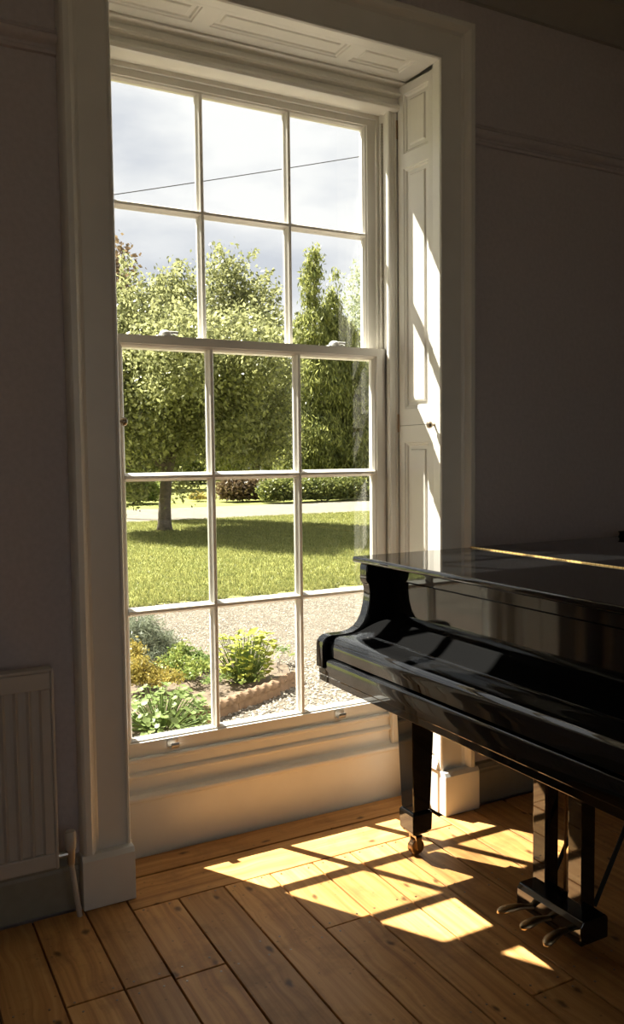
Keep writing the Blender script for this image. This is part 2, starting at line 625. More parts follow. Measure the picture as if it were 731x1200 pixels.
# window wall with its opening (inner leaf y 0..WT)
wm = MB()
wm.box(RX0, OX0 - .10, 0, WT, -.07, RZ1)
wm.box(OX1 + .10, RX1, 0, WT, -.07, RZ1)
wm.box(OX0 - .10, OX1 + .10, 0, WT, 2.86, RZ1)
structure(wm.build('wall_back', M['wall']))
structure(MB().box(RX0 - .15, RX0, RY0 - .15, WT, -.07, RZ1).build('wall_left', M['wall']))
structure(MB().box(RX1, RX1 + .15, RY0 - .15, WT, -.07, RZ1).build('wall_right', M['wall']))
# far wall of the room, behind the viewpoint, with two unseen windows added to light the dim walls
wf = MB()
FILL_WINDOWS = [(-2.30, -1.30), (-.40, .60)]
FZ0, FZ1 = .45, 2.75
xs_ = [RX0] + [v for p in FILL_WINDOWS for v in p] + [RX1]
for i in range(0, len(xs_), 2):
    wf.box(xs_[i], xs_[i + 1], RY0 - .15, RY0, -.07, RZ1)
for a, b in FILL_WINDOWS:
    wf.box(a, b, RY0 - .15, RY0, -.07, FZ0)
    wf.box(a, b, RY0 - .15, RY0, FZ1, RZ1)
structure(wf.build('wall_front', M['wall']))
for k, (a, b) in enumerate(FILL_WINDOWS):
    r = structure(empty('window_%d' % (k + 2), ((a + b) / 2, RY0 - .08, FZ0)))  # added window, out of view, there to let in fill daylight
    f_ = MB()
    for x0, x1, z0, z1 in ((a, a + .06, FZ0, FZ1), (b - .06, b, FZ0, FZ1), (a, b, FZ0, FZ0 + .08), (a, b, FZ1 - .06, FZ1), (a, b, 1.58, 1.63)):
        f_.box(x0, x1, RY0 - .10, RY0 - .06, z0, z1)
    f_.build('fill_window_frame', M['trim'], r)
    for t in (1 / 3, 2 / 3):
        MB().box(a + (b - a) * t - .012, a + (b - a) * t + .012, RY0 - .095, RY0 - .065, FZ0, FZ1).build('glazing_bar', M['trim'], r)
    MB().box(a + .05, b - .05, RY0 - .082, RY0 - .078, FZ0 + .07, FZ1 - .05).build('pane', M['glass'], r)
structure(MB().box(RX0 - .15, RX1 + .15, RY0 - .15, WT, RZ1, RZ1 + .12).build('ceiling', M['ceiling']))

# architrave: three sides, with plinth blocks
AW = .152
aprof = [(0, .02), (0, -.020), (.004, -.026), (.010, -.026), (.013, -.021), (.016, -.0195), (.098, -.0195), (.103, -.024),
         (.108, -.026), (.116, -.040), (.124, -.046), (.140, -.046), (.146, -.041), (.150, -.033), (AW, 0.0)]
am = MB()
sweep_rect(am, (OX0, OX1, .12, OZ), aprof, sides='tlr', outward=True)
# leave the feet on the plinth blocks (sweep starts at the mitred foot); clamp the foot to z = .15
am.v = [(x, y, max(z, .155)) for x, y, z in am.v]
arch = structure(am.build('trim_1', M['trim'], smooth='auto', angle=25))
for x0, x1 in ((OX0 - AW - .004, OX0 + .003), (OX1 - .003, OX1 + AW + .004)):
    MB().prism([(-.056, 0), (-.056, .148), (-.046, .162), (.01, .162), (.01, 0)], 0, x0, x1).build('plinth_block', M['trim'], arch, bevel=.002)

# picture rail both sides
rp = [(0, 2.486), (-.012, 2.488), (-.014, 2.497), (-.008, 2.503), (-.010, 2.511), (-.022, 2.515), (-.030, 2.524), (-.031, 2.534),
      (-.024, 2.541), (-.020, 2.543), (-.026, 2.549), (-.022, 2.556), (0, 2.557)]
rm = MB()
rm.prism(rp, 0, RX0, OX0 - AW)
rm.prism(rp, 0, OX1 + AW, RX1)
structure(rm.build('trim_2', M['wall'], smooth='auto', angle=40))
cp = [(0, 2.985), (-.012, 2.99), (-.014, 3.005), (-.03, 3.02), (-.05, 3.05), (-.085, 3.075), (-.09, 3.09), (-.11, 3.10), (0, 3.10)]
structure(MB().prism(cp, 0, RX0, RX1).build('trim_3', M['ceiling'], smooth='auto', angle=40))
# skirting
sp_ = [(0, 0), (-.02, 0), (-.02, .118), (-.016, .128), (-.018, .135), (-.010, .150), (0, .158)]
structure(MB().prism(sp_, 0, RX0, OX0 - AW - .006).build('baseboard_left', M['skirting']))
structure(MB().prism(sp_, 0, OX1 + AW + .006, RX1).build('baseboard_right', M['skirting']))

# ------------------------------------------------------------------ the window
win = structure(empty('window_1', (0, .25, 0)))
T_ = M['trim']

# head lining (panelled soffit) seen from below
SY0, SY1 = .0205, .222
hw = OX1 - OX0
b_, ps_ = panelled(lambda u, v, h: (OX0 + u, SY0 + v, OZ - h), hw, SY1 - SY0, .02,
                   [(.035, .312, .012, .118), (.373, .852, .012, .118), (.900, 1.118, .012, .118)])
hl = b_.build('head_lining', T_, win)
for q in ps_:
    q.build('panel', T_, hl)
# head fascia mouldings above the upper sash (profile in y,z)
hp = [(.198, 2.75), (.186, 2.748), (.184, 2.740), (.192, 2.735), (.200, 2.733), (.206, 2.729), (.206, 2.712), (.198, 2.709), (.195, 2.703),
      (.199, 2.697), (.207, 2.694), (.215, 2.690), (.215, 2.674), (.205, 2.670), (.200, 2.661), (.203, 2.651), (.212, 2.646), (.262, 2.644), (.262, 2.655),
      (.300, 2.655), (.300, 2.640), (.312, 2.640), (.312, 2.655), (.372, 2.655), (.372, 2.75)]
MB().prism(hp, 0, OX0, OX1).build('head_moulding', T_, win, smooth='auto', angle=30)
# jamb linings and pulley stiles
JX = .556
for s in (-1, 1):
    cx = .0135
    e = OX1 if s > 0 else OX0
    g = lambda a: cx + s * (a - cx) if s < 0 else a
    xs = lambda a: a if s > 0 else 2 * .0135 - a
    prof = [(xs(.640), .226), (xs(.592), .226), (xs(.588), .220), (xs(.580), .218), (xs(.576), .224), (xs(.566), .225), (xs(.560), .222), (xs(.551), .223),
            (xs(.548), .229), (xs(.549), .244), (xs(.556), .249), (xs(.556), .301), (xs(.546), .301), (xs(.546), .312), (xs(.556), .312), (xs(.556), .372), (xs(.640), .372)]
    MB().prism(prof, 2, 0.0, 2.655).build('pulley_stile', T_, win, smooth='auto', angle=30)
    # reveal plinth under the shutter
    px0, px1 = sorted((xs(.598), xs(.66)))
    MB().box(px0, px1, -.012, .215, 0, .165).build('reveal_plinth', T_, win, bevel=.003)
    lx0, lx1 = sorted((xs(.592), xs(.66)))
    MB().prism([(lx0 if s > 0 else lx1, .166), (xs(.596), .182), (xs(.603), .196), (xs(.603), .206), (xs(.66), .206), (xs(.66), .166)], 1, -.008, .212).build('reveal_ledge', T_, win)
    # back of the shutter box
    bx0, bx1 = sorted((xs(.668), xs(.712)))
    MB().box(bx0, bx1, .0, .37, 0, 2.86).build('shutter_box', T_, win)

# apron below the sash (profile y,z)
ap = [(.372, .318), (.252, .322), (.244, .324), (.238, .320), (.238, .312), (.243, .306), (.243, .276), (.234, .272), (.230, .265), (.233, .259), (.240, .255),
      (.240, .225), (.236, .213), (.226, .205), (.210, .203), (.203, .198), (.202, .190), (.206, .183), (.213, .179), (.213, -.023), (.372, -.023)]
MB().prism(ap, 0, -.555, .582).build('window_apron', T_, win, smooth='auto', angle=28)
# outside: sill, masonry reveal
MB().prism([(.33, .318), (.372, .318), (.52, .29), (.52, .20), (.33, .20)], 0, -.62, .65).build('stone_sill', M['plaster_out'], win)
om = MB()
om.box(OX0 - .10, -.565, .372, WT, .0, 2.86)
om.box(.592, OX1 + .10, .372, WT, .0, 2.86)
om.box(-.565, .592, .372, WT, 2.76, 2.86)
om.box(OX0 - .10, OX1 + .10, .372, WT, -.3, .2)
om.build('outer_reveal', M['plaster_out'], win)


def bar_profile(hw_, y0, y1):
    """glazing bar cross-section: broad at the glass, lamb's-tongue to a thin nose; returns (lateral, depth)"""
    ym = y0 + (y1 - y0) * .72
    half = [(hw_ * .32, y0), (hw_ * .45, y0 + .003), (hw_ * .5, y0 + .008), (hw_ * .72, y0 + .014), (hw_ * .95, y0 + .019), (hw_, y0 + .022), (hw_, ym), (hw_ * .6, y1)]
    return half + [(-a, b) for a, b in reversed(half)]


def sash(name, x0, x1, z0, z1, gx0, gx1, gz0, gz1, y0, y1, bars_x, bars_z):
    yg = y0 + (y1 - y0) * .72
    m = MB()
    # stiles and rails as one mitred frame with an inner moulding
    # outer rectangle differs per side, so build it as explicit loops
    def loop(k, y):
        a0 = gx0 - k * (gx0 - x0); a1 = gx1 + k * (x1 - gx1)
        c0 = gz0 - k * (gz0 - z0); c1 = gz1 + k * (z1 - gz1)
        return [(a0, y, c0), (a1, y, c0), (a1, y, c1), (a0, y, c1)]
    def inset(d, y):
        return [(gx0 - d, y, gz0 - d), (gx1 + d, y, gz0 - d), (gx1 + d, y, gz1 + d), (gx0 - d, y, gz1 + d)]
    rings = [loop(1, y1), loop(1, y0), inset(.0125, y0), inset(.0115, y0 + .005), inset(.006, y0 + .008), inset(.003, y0 + .014),
             inset(0, y0 + .019), inset(0, yg), inset(.004, y1), loop(1, y1)]
    m.quad_grid(rings, close_u=True)
    o = m.build(name, T_, win, smooth='auto', angle=28)
    for bx in bars_x:
        q = MB().prism([(bx + a, b) for a, b in bar_profile(.0145, y0 + .002, y1 - .002)], 2, gz0 - .004, gz1 + .004)
        q.build('glazing_bar', T_, o, smooth='auto', angle=28)
    for bz in bars_z:
        q = MB().prism([(b, bz + a) for a, b in bar_profile(.0145, y0 + .0025, y1 - .0025)], 0, gx0 - .004, gx1 + .004)
        q.build('glazing_bar', T_, o, smooth='auto', angle=28)
    ex = [gx0] + bars_x + [gx1]
    ez = [gz0] + bars_z + [gz1]
    for i in range(len(ex) - 1):
        for j in range(len(ez) - 1):
            MB().box(ex[i] + .003, ex[i + 1] - .003, yg - .0015, yg + .0015, ez[j] + .003, ez[j + 1] - .003).build('pane', M['glass'], o)
    return o


B1, B2 = -.172, .172
usash = sash('upper_sash', -.527, .546, 1.720, 2.652, -.482, .497, 1.765, 2.604, .313, .356, [B1, B2], [2.201])
lsash = sash('lower_sash', -.527, .547, .324, 1.757, -.482, .497, .385, 1.716, .254, .299, [B1, B2], [1.281, .821])

# fasteners on the meeting rail (white domed)
for fx in (-.33, .335):
    k = MB()
    k.box(fx - .032, fx + .032, .262, .292, 1.757, 1.762)
    k.lathe([(.022, 0), (.022, .006), (.018, .014), (.009, .019), (0, .020)], (fx, .277, 1.761), (0, 0, 1), 16)
    k.tube([(fx + .008, .272, 1.772), (fx + .03, .268, 1.772), (fx + .040, .268, 1.770)], [.006, .005, .007], 8)
    k.build('sash_fastener', M['porcelain'], lsash, smooth='auto')
# hook lifts on the bottom rail
for hx in (-.345, .325):
    k = MB()
    k.prism([(.2538, .337), (.2505, .337), (.2505, .368), (.2538, .368)], 0, hx - .020, hx + .020)
    pts = [(.251, .345), (.240, .343), (.230, .346), (.225, .354), (.227, .362), (.2235, .3625), (.221, .353), (.227, .342), (.239, .339), (.251, .340)]
    k.prism(pts, 0, hx - .015, hx + .015)
    k.build('sash_lift', M['steel'], lsash, bevel=.0012)
# twisted sash cords, each in front of its pulley stile
for s in (-1, 1):
    x = .552 if s > 0 else .027 - .552
    k = MB()
    for ph in (0, math.pi):
        pts = []
        z = 1.70
        while z < 2.62:
            a = ph + z * 2 * math.pi / .022
            pts.append((x + .0024 * math.cos(a), .276 + .0024 * math.sin(a), z))
            z += .0035
        k.tube(pts, .0027, 5, cap=False)
    k.build('sash_cord', M['cord'], win, smooth=True)


# ------------------------------------------------------------------ shutters folded back in the recess
def shutter(s, label):
    face = .586 if s > 0 else -.559
    splay = .026
    top, bot, split = 2.732, .214, 1.460
    y_h, y_f = .214, -.004
    root = empty('window_shutter', (face, y_h, bot))
    tag(root, label, 'shutter')
    root['group'] = 'folded shutters of the sash window'
    W = y_h - y_f
    mf = lambda z0: (lambda u, v, h: (face + s * (splay * u / W - h), y_h - u, z0 + v))
    up, ups = panelled(mf(split + .001), W, top - split - .001, .03,
                       [(.030, .166, 2.425 + .055 - split, 2.70 - split), (.030, .166, 1.522 - split, 2.425 - split)])
    lo, los = panelled(mf(bot), W, split - .001 - bot, .03, [(.030, .166, .12, 1.395 - bot)])
    for nm_, bm_, pl in (('upper_leaf', up, ups), ('lower_leaf', lo, los)):
        leaf = bm_.build(nm_, T_, root)
        for q in pl:
            q.build('panel', T_, leaf, smooth=False)
    k = MB()
    c = (face + s * splay * .92, y_f + .018, split - .004)
    k.lathe([(.010, 0), (.010, .003), (.005, .006), (.0045, .016), (.011, .020), (.0135, .026), (.012, .033), (.006, .037), (0, .038)], c, (-s, 0, 0), 16)
    k.build('knob', M['knob_metal'], root, smooth='auto')
    for hz in (2.58, 1.47, .42):
        MB().tube([(face - s * .002, y_h + .004, hz - .035), (face - s * .002, y_h + .004, hz + .035)], .0045, 8).build('hinge', M['bronze'], root, smooth='auto')
    return root


shutter(1, 'cream panelled window shutter beside the grand piano, striped by sunlight')
shutter(-1, 'cream panelled window shutter on the radiator side, only its knob showing')

# ------------------------------------------------------------------ radiator
RRX, RTOP, RBOT, RYF = -.815, .742, .168, -.088
rad = empty('radiator', (-1.6, -.06, .0))
tag(rad, 'ribbed white panel radiator on the wall left of the window', 'radiator')
m = MB()
x = RRX
prof = [(RRX, -.052), (RRX, RYF + .004), (RRX - .004, RYF), (RRX - .028, RYF)]
x = RRX - .028
x_end = -2.25
while x > x_end:
    prof += [(x - .006, RYF + .010), (x - .014, RYF + .012), (x - .026, RYF + .012), (x - .032, RYF + .003), (x - .0335, RYF), (x - .0355, RYF)]
    x -= .0355
prof += [(x - .02, RYF), (x - .02, -.052)]
XE = x - .02
m.prism(prof, 2, RBOT + .045, RTOP - .05)
m.build('ribbed_panel', M['radiator'], rad)
m = MB()
for z0, z1 in ((RTOP - .05, RTOP), (RBOT, RBOT + .045)):
    m.box(XE, RRX, RYF, -.052, z0, z1)
m.build('header_rail', M['radiator'], rad, bevel=.004)
m = MB()
m.box(RRX - .002, RRX + .007, RYF - .003, -.045, RBOT - .002, RTOP + .006)
m.build('end_cover', M['radiator'], rad, bevel=.003)
m = MB()
m.box(XE, RRX + .006, RYF - .002, -.045, RTOP + .001, RTOP + .010)
m.build('top_grille', M['radiator'], rad, bevel=.003)
for bx in (-1.1, -2.0):
    MB().box(bx - .02, bx + .02, -.052, .0, .3, .7).build('bracket', M['radiator'], rad)
VX, VY = -.771, -.072
MB().tube([(RRX + .006, VY, .196), (VX, VY, .196)], .009, 10).build('valve_tail', M['steel'], rad, smooth='auto')
MB().lathe([(.011, -.025), (.013, 0), (.013, .022), (.010, .026)], (VX, VY, .187), (0, 0, 1), 12).build('valve_body', M['steel'], rad, smooth='auto')
MB().lathe([(.0, .052), (.013, .052), (.0165, .047), (.0175, .02), (.0165, .0), (.010, -.003), (0, -.003)], (VX, VY, .210), (0, 0, 1), 14).build('valve_cap', M['radiator'], rad, smooth='auto')
MB().tube([(VX, VY, .17), (VX + .010, VY, .09), (VX + .021, VY, -.0005)], .0078, 10).build('pipe', M['radiator'], rad, smooth='auto')

# ------------------------------------------------------------------ grand piano
LQ = M['lacquer']
pno = empty('grand_piano', (.9, -.83, 0))
tag(pno, 'glossy black grand piano with closed lid and key cover', 'piano')
PY1, PY0 = -.09, -1.57            # bass side (by the window) and treble side
PX1 = 1.95


def plan(off=0.0, xf=.30):
    """piano plan outline, counter-clockwise; off grows it"""
    pts = [(xf, PY1 + off), (PX1 - .42, PY1 + off)]
    # tail
    cx, cy, r = PX1 - .36, PY1 - .34, .34 + off
    for k in range(0, 11):
        a = math.radians(90 - k * 16)
        pts.append((cx + (r + .02) * math.cos(a), cy + r * math.sin(a)))
    # bent side back to the treble cheek
    P0 = pts[-1]
    P3 = (xf + .42, PY0 - off)
    c1 = (P0[0] - .42, P0[1] - .05 - off)
    c2 = (P3[0] + .42, P3[1])
    for k in range(1, 15):
        t = k / 14
        pts.append(tuple((1 - t) ** 3 * P0[i] + 3 * (1 - t) ** 2 * t * c1[i] + 3 * (1 - t) * t * t * c2[i] + t ** 3 * P3[i] for i in range(2)))
    pts.append((xf, PY0 - off))
    return pts


def clip_x(pts, xmin=None, xmax=None):
    def clip(ps, inside, inter):
        r = []
        for i in range(len(ps)):
            a, b = ps[i - 1], ps[i]
            if inside(a) != inside(b):
                r.append(inter(a, b))
            if inside(b):
                r.append(b)
        return r
    def mk(xv):
        return lambda a, b: (xv, a[1] + (b[1] - a[1]) * (xv - a[0]) / (b[0] - a[0]))
    if xmin is not None:
        pts = clip(pts, lambda p: p[0] >= xmin, mk(xmin))
    if xmax is not None:
        pts = clip(pts, lambda p: p[0] <= xmax, mk(xmax))
    return pts


# rim
MB().prism(plan(0, .318), 2, .655, .985).build('rim', LQ, pno, smooth='auto', angle=30)
# lid: front flap and main lid, hinge between them at x = .69
LZ0, LZ1, HX = .986, 1.006, .69
lo_ = plan(.012, .19)
MB().prism(clip_x(lo_, xmax=HX - .004), 2, LZ0, LZ1).build('front_lid', LQ, pno, smooth='auto', bevel=.008, seg=4, angle=30)
MB().prism(clip_x(lo_, xmin=HX + .004), 2, LZ0, LZ1).build('main_lid', LQ, pno, smooth='auto', bevel=.004, seg=3, angle=30)
# brass piano hinge: knuckles with small gaps
hm = MB()
hm.box(HX - .010, HX + .010, PY0 + .01, PY1, LZ1 - .0005, LZ1 + .0006)
y = PY1 - .002
while y > PY0 + .02:
    hm.tube([(HX, y, LZ1 + .0012), (HX, y - .0155, LZ1 + .0012)], .0036, 8)
    y -= .0175
hm.build('lid_hinge', M['brass'], pno, smooth='auto')

# cheeks (arms), thick S-curve boards at both ends of the keyboard
chk = [(.335, .985), (.219, .985), (.214, .972), (.213, .930), (.216, .921), (.224, .910), (.2265, .895), (.2265, .875), (.223, .845), (.2135, .811), (.200, .787),
       (.184, .771), (.160, .760), (.130, .756), (.085, .757), (.066, .755), (.053, .748), (.045, .737), (.0425, .725), (.0415, .650), (.335, .650)]
for y0, y1 in ((PY1 - .044, PY1), (PY0, PY0 + .044)):
    MB().prism(chk, 1, y0, y1).build('cheek', LQ, pno, smooth='auto', bevel=.003, seg=3, angle=22)
IY0, IY1 = PY0 + .045, PY1 - .045
# upright front board behind the key cover
MB().prism([(.318, .985), (.300, .985), (.300, .930), (.302, .926), (.318, .926)], 1, IY0, IY1).build('lock_rail', LQ, pno, bevel=.002)
MB().prism([(.319, .924), (.306, .924), (.306, .806), (.319, .806)], 1, IY0, IY1).build('music_board', LQ, pno)
# key cover: S-curve top, rolled front
kc = [(.316, .812), (.305, .8125), (.294, .811), (.282, .808), (.270, .804), (.258, .799), (.246, .793), (.234, .786), (.222, .779), (.210, .772), (.198, .766), (.186, .761),
      (.178, .7585), (.177, .7572), (.1765, .7572), (.1755, .758), (.172, .757), (.1712, .7557), (.1705, .7557), (.1695, .7563), (.160, .754), (.145, .7525), (.130, .752),
      (.115, .752), (.102, .7515), (.090, .7495), (.080, .7455), (.072, .739), (.067, .731), (.0645, .722), (.064, .712), (.064, .690), (.0665, .6865), (.316, .6865)]
MB().prism(kc, 1, IY0, IY1).build('key_cover', LQ, pno, smooth='auto', angle=30)
# key slip and key bed
MB().prism([(.316, .684), (.066, .684), (.058, .683), (.053, .679), (.0505, .673), (.0505, .642), (.316, .642)], 1, IY0, IY1).build('key_slip', LQ, pno, smooth='auto', angle=30)
MB().prism([(.34, .648), (.052, .648), (.052, .626), (.0535, .6245), (.0535, .604), (.056, .6015), (.34, .6015)], 1, PY0, PY1).build('key_bed', LQ, pno, bevel=.0015)


def leg(cx, cy):
    r = MB()
    r.frustum((cx, cy, .604), (.048, .050), (cx, cy - .001, .160), (.0345, .035))
    l = r.build('leg', LQ, pno, bevel=.003)
    r = MB()
    r.frustum((cx, cy, .1585), (.0355, .036), (cx, cy, .150), (.040, .0405))
    r.frustum((cx, cy, .150), (.040, .0405), (cx, cy, .092), (.038, .0385))
    r.frustum((cx, cy, .092), (.038, .0385), (cx, cy, .080), (.031, .031))
    r.build('leg_foot', LQ, l, bevel=.0015)
    r = MB()
    r.lathe([(.020, 0), (.020, -.004), (.011, -.008), (.011, -.014)], (cx, cy, .0805), (0, 0, 1), 16)
    for sy in (-1, 1):
        r.prism([(cx - .014, .070), (cx + .012, .070), (cx + .006, .020), (cx - .006, .020)], 1, cy + sy * .018 - .003, cy + sy * .018 + .003)
    r.box(cx - .014, cx + .012, cy - .021, cy + .021, .062, .070)
    c = r.build('caster', M['old_brass'], l, smooth='auto')
    MB().lathe([(.006, -.014), (.0235, -.014), (.0265, -.011), (.0265, .011), (.0235, .014), (.006, .014)], (cx, cy, .0268), (0, 1, 0), 20).build('wheel', M['bronze'], l, smooth='auto')
    return l


leg(.336, -.239)
leg(.336, PY0 + .149)
leg(1.55, -.42)

# pedal lyre
ly = MB()
ly.prism([(.362, .036), (.362, .088), (.372, .103), (.452, .103), (.462, .094), (.462, .036)], 1, -.955, -.705)
lyr = ly.build('pedal_box', LQ, pno, bevel=.004, seg=3)
for y0, y1 in ((-.778, -.728), (-.915, -.865)):
    MB().box(.402, .452, y0, y1, .102, .604).build('lyre_post', LQ, pno, bevel=.002)
MB().box(.385, .47, -.94, -.72, .585, .6015).build('lyre_top', LQ, pno)
for yy in (-.81, -.83, -.85):
    MB().tube([(.447, yy, .103), (.447, yy, .60)], .0035, 8).build('pedal_rod', M['bronze'], lyr, smooth='auto')
for yy in (-.742, -.905):
    MB().tube([(.462, yy, .10), (.80, yy - .0, .655)], .0065, 8).build('lyre_brace', M['rubber'], pno, smooth='auto')
for yy, yt in ((-.785, -.730), (-.842, -.823), (-.900, -.913)):
    path = [(.40, 0, .058), (.362, 0, .060), (.340, 0, .062), (.320, 0, .062), (.300, 0, .058), (.286, 0, .054), (.276, 0, .051), (.270, 0, .050)]
    wd = [.010, .010, .011, .014, .0165, .0165, .0125, .004]
    th = [.006, .006, .007, .0085, .0095, .010, .0085, .004]
    rings = []
    for (px_, _, pz_), a, t in zip(path, wd, th):
        yc = yy + (yt - yy) * (.40 - px_) / .13
        rings.append([(px_, yc + a * math.cos(2 * math.pi * k / 14), pz_ + t * math.sin(2 * math.pi * k / 14)) for k in range(14)])
    q = MB().quad_grid(rings, close_u=True)
    n = len(q.v)
    q.f.append(tuple(n - 14 + k for k in range(14)))
    q.build('pedal', M['old_brass'], lyr, smooth='auto')

# dark flat book on the lid
bk = empty('closed_book', (1.56, -.22, LZ1))
tag(bk, 'thin black closed book lying on the piano lid', 'book')
MB().box(1.44, 1.66, -.34, -.10, LZ1 + .0005, LZ1 + .004).build('cover', M['rubber'], bk)
MB().box(1.443, 1.655, -.337, -.103, LZ1 + .004, LZ1 + .018).build('pages', M['rubber'], bk)
MB().box(1.44, 1.66, -.34, -.10, LZ1 + .018, LZ1 + .022).build('cover', M['rubber'], bk)

# ------------------------------------------------------------------ garden
GZ = -.15


def ground(name, poly, z, mat, kind='structure'):
    o = MB().prism(poly, 2, z - .1, z).build(name, mat)
    o['kind'] = kind
    return o


ground('ground', [(-40, -40), (60, -40), (60, 5.75), (2.9, 5.75), (1.0, 5.85), (-40, 6.2)], GZ, M['gravel'])
ground('lawn', [(-40, 6.2), (1.0, 5.85), (2.9, 5.75), (60, 5.75), (60, 16.9), (8, 17.3), (-40, 18.0)], GZ + .005, M['lawn'])
ground('driveway', [(-40, 18.0), (8, 17.3), (60, 16.9), (60, 21.2), (10, 22.3), (-40, 24.0)], GZ, M['drive'])
ground('far_lawn', [(-40, 24.0), (10, 22.3), (60, 21.2), (60, 90), (-40, 90)], GZ + .003, M['lawn'])
ground('flower_bed', [(-3, .5), (.15, .5), (.25, 1.75), (.55, 2.05), (1.18, 2.32), (1.35, 2.75), (1.15, 3.3), (.75, 3.75), (-.5, 4.3), (-3, 4.4)], GZ + .03, M['soil'])


def cloud_mesh(name, centers, L, Wd, mat, parent=None, dirs=None, fold=.25, jitter=1.0):
    """many small leaf rhombi as one mesh; L, Wd half-length / half-width arrays or numbers"""
    n = len(centers)
    if dirs is None:
        u = RNG.normal(size=(n, 3))
    else:
        u = dirs + RNG.normal(size=(n, 3)) * jitter
    u /= np.linalg.norm(u, axis=1)[:, None]
    t = RNG.normal(size=(n, 3))
    v = np.cross(u, t)
    v /= np.linalg.norm(v, axis=1)[:, None] + 1e-9
    nn = np.cross(u, v)
    sc = RNG.uniform(.65, 1.35, (n, 1))
    L = np.reshape(np.broadcast_to(L, n), (n, 1)) * sc
    Wd = np.reshape(np.broadcast_to(Wd, n), (n, 1)) * sc
    P = np.stack([centers - u * L, centers + v * Wd + nn * Wd * fold, centers + u * L, centers - v * Wd + nn * Wd * fold], 1).reshape(-1, 3)
    me = bpy.data.meshes.new(name)
    me.vertices.add(4 * n)
    me.vertices.foreach_set('co', P.astype(np.float32).ravel())
    me.loops.add(4 * n)
    me.loops.foreach_set('vertex_index', np.arange(4 * n, dtype=np.int32))
    me.polygons.add(n)
    me.polygons.foreach_set('loop_start', np.arange(0, 4 * n, 4, dtype=np.int32))
    me.polygons.foreach_set('loop_total', np.full(n, 4, dtype=np.int32))
    me.update(calc_edges=True)
    me.materials.append(mat)
    o = bpy.data.objects.new(name, me)
    COL.objects.link(o)
    if parent:
        o.parent = parent
        o.matrix_parent_inverse = parent.matrix_basis.inverted()
    return o


def blob_points(blobs, n_clusters, per, spread, surf=.55):
    """cluster centres inside ellipsoids (c, r) with most near the surface"""
    vol = np.array([r[0] * r[1] * r[2] for c, r in blobs]) ** .75
    pick = RNG.choice(len(blobs), n_clusters, p=vol / vol.sum())
    d = RNG.normal(size=(n_clusters, 3))
    d /= np.linalg.norm(d, axis=1)[:, None]
    rad = surf + (1 - surf) * RNG.random((n_clusters, 1)) ** .7
    C = np.array([b[0] for b in blobs])[pick]
    R = np.array([b[1] for b in blobs])[pick]
    cen = C + d * rad * R
    pts = np.repeat(cen, per, 0) + RNG.normal(size=(n_clusters * per, 3)) * spread
    return pts[pts[:, 2] > GZ + .1], cen


def px_blob(px, py, yw, rpx, rpy, ry=None):
    """ellipsoid from a photo position and a known distance; pixel radii turned to metres"""
    c = at(px, py, 1, yw)
    k = ((c - CAM) @ _f) / F_PX
    return (c, (rpx * k, ry if ry else rpx * k, rpy * k))


# apple tree on the lawn
TB = at(193, 622, 2, GZ)
ty = TB[1]
tree = empty('apple_tree', tuple(TB))
tag(tree, 'leafy apple tree with bare grey trunk standing on the lawn', 'tree')
tm = MB()
q = lambda px, py, dy=0: at(px, py, 1, ty + dy)
tm.tube([TB + (0, 0, -.1), TB + (0, 0, .15), q(193, 590), q(195, 560), q(197, 545), q(203, 525)], [.20, .145, .125, .115, .125, .10], 14)
limbs = [[(197, 545), (188, 515), (172, 480), (160, 440), (150, 400)], [(203, 525), (212, 490), (232, 450), (250, 400), (260, 340)],
         [(203, 525), (200, 470), (205, 420), (212, 360)], [(203, 528), (230, 500), (270, 470), (305, 440)], [(195, 550), (175, 535), (155, 540), (140, 560)],
         [(212, 490), (245, 480), (290, 500), (320, 520)]]
for k, l in enumerate(limbs):
    dy = [0, .5, -.8, .6, -.5, .3][k]
    tm.tube([q(x, y, dy * i / 3) for i, (x, y) in enumerate(l)], [.085 - .018 * i for i in range(len(l))], 8)
tm.build('trunk', M['bark'], tree, smooth=True)
blobs = [px_blob(190, 430, ty - .3, 66, 72, 2.5), px_blob(268, 440, ty, 62, 78, 2.4), px_blob(205, 356, ty, 28, 36, .9), px_blob(262, 338, ty + .3, 20, 40, .7),
         px_blob(296, 376, ty + .2, 30, 46, 1.0), px_blob(150, 380, ty, 36, 46, 1.0), px_blob(155, 500, ty - .6, 42, 55, 1.5), px_blob(298, 490, ty, 40, 55, 1.6),
         px_blob(230, 490, ty - .4, 58, 45, 2.4), px_blob(110, 440, ty, 50, 90, 1.8), px_blob(152, 565, ty - .3, 16, 20, .6), px_blob(205, 425, ty - 2.4, 50, 50, 1.5), px_blob(275, 420, ty - 2.2, 45, 48, 1.5), px_blob(215, 568, ty + .5, 14, 8, .5)]
pts, _ = blob_points(blobs, 5400, 22, .17, .45)
tag(cloud_mesh('foliage', pts, .046, .026, M['leaf_apple'], tree), kind='stuff')
# sprigs poking out at the crown's edge
sp_pts = []
for (x, y, x2, y2) in [(258, 300, 252, 285), (285, 320, 300, 292), (300, 330, 318, 318), (205, 320, 210, 305), (165, 330, 150, 300), (310, 350, 330, 335), (230, 360, 240, 340),
                       (180, 345, 190, 325), (150, 330, 142, 300), (322, 380, 332, 360)]:
    for k in range(60):
        t = random.random()
        sp_pts.append(q(x + (x2 - x) * t + random.uniform(-5, 5), y + (y2 - y) * t + random.uniform(-4, 4), random.uniform(-.4, .6)))
tag(cloud_mesh('sprigs', np.array(sp_pts), .046, .026, M['leaf_apple'], tree), kind='stuff')


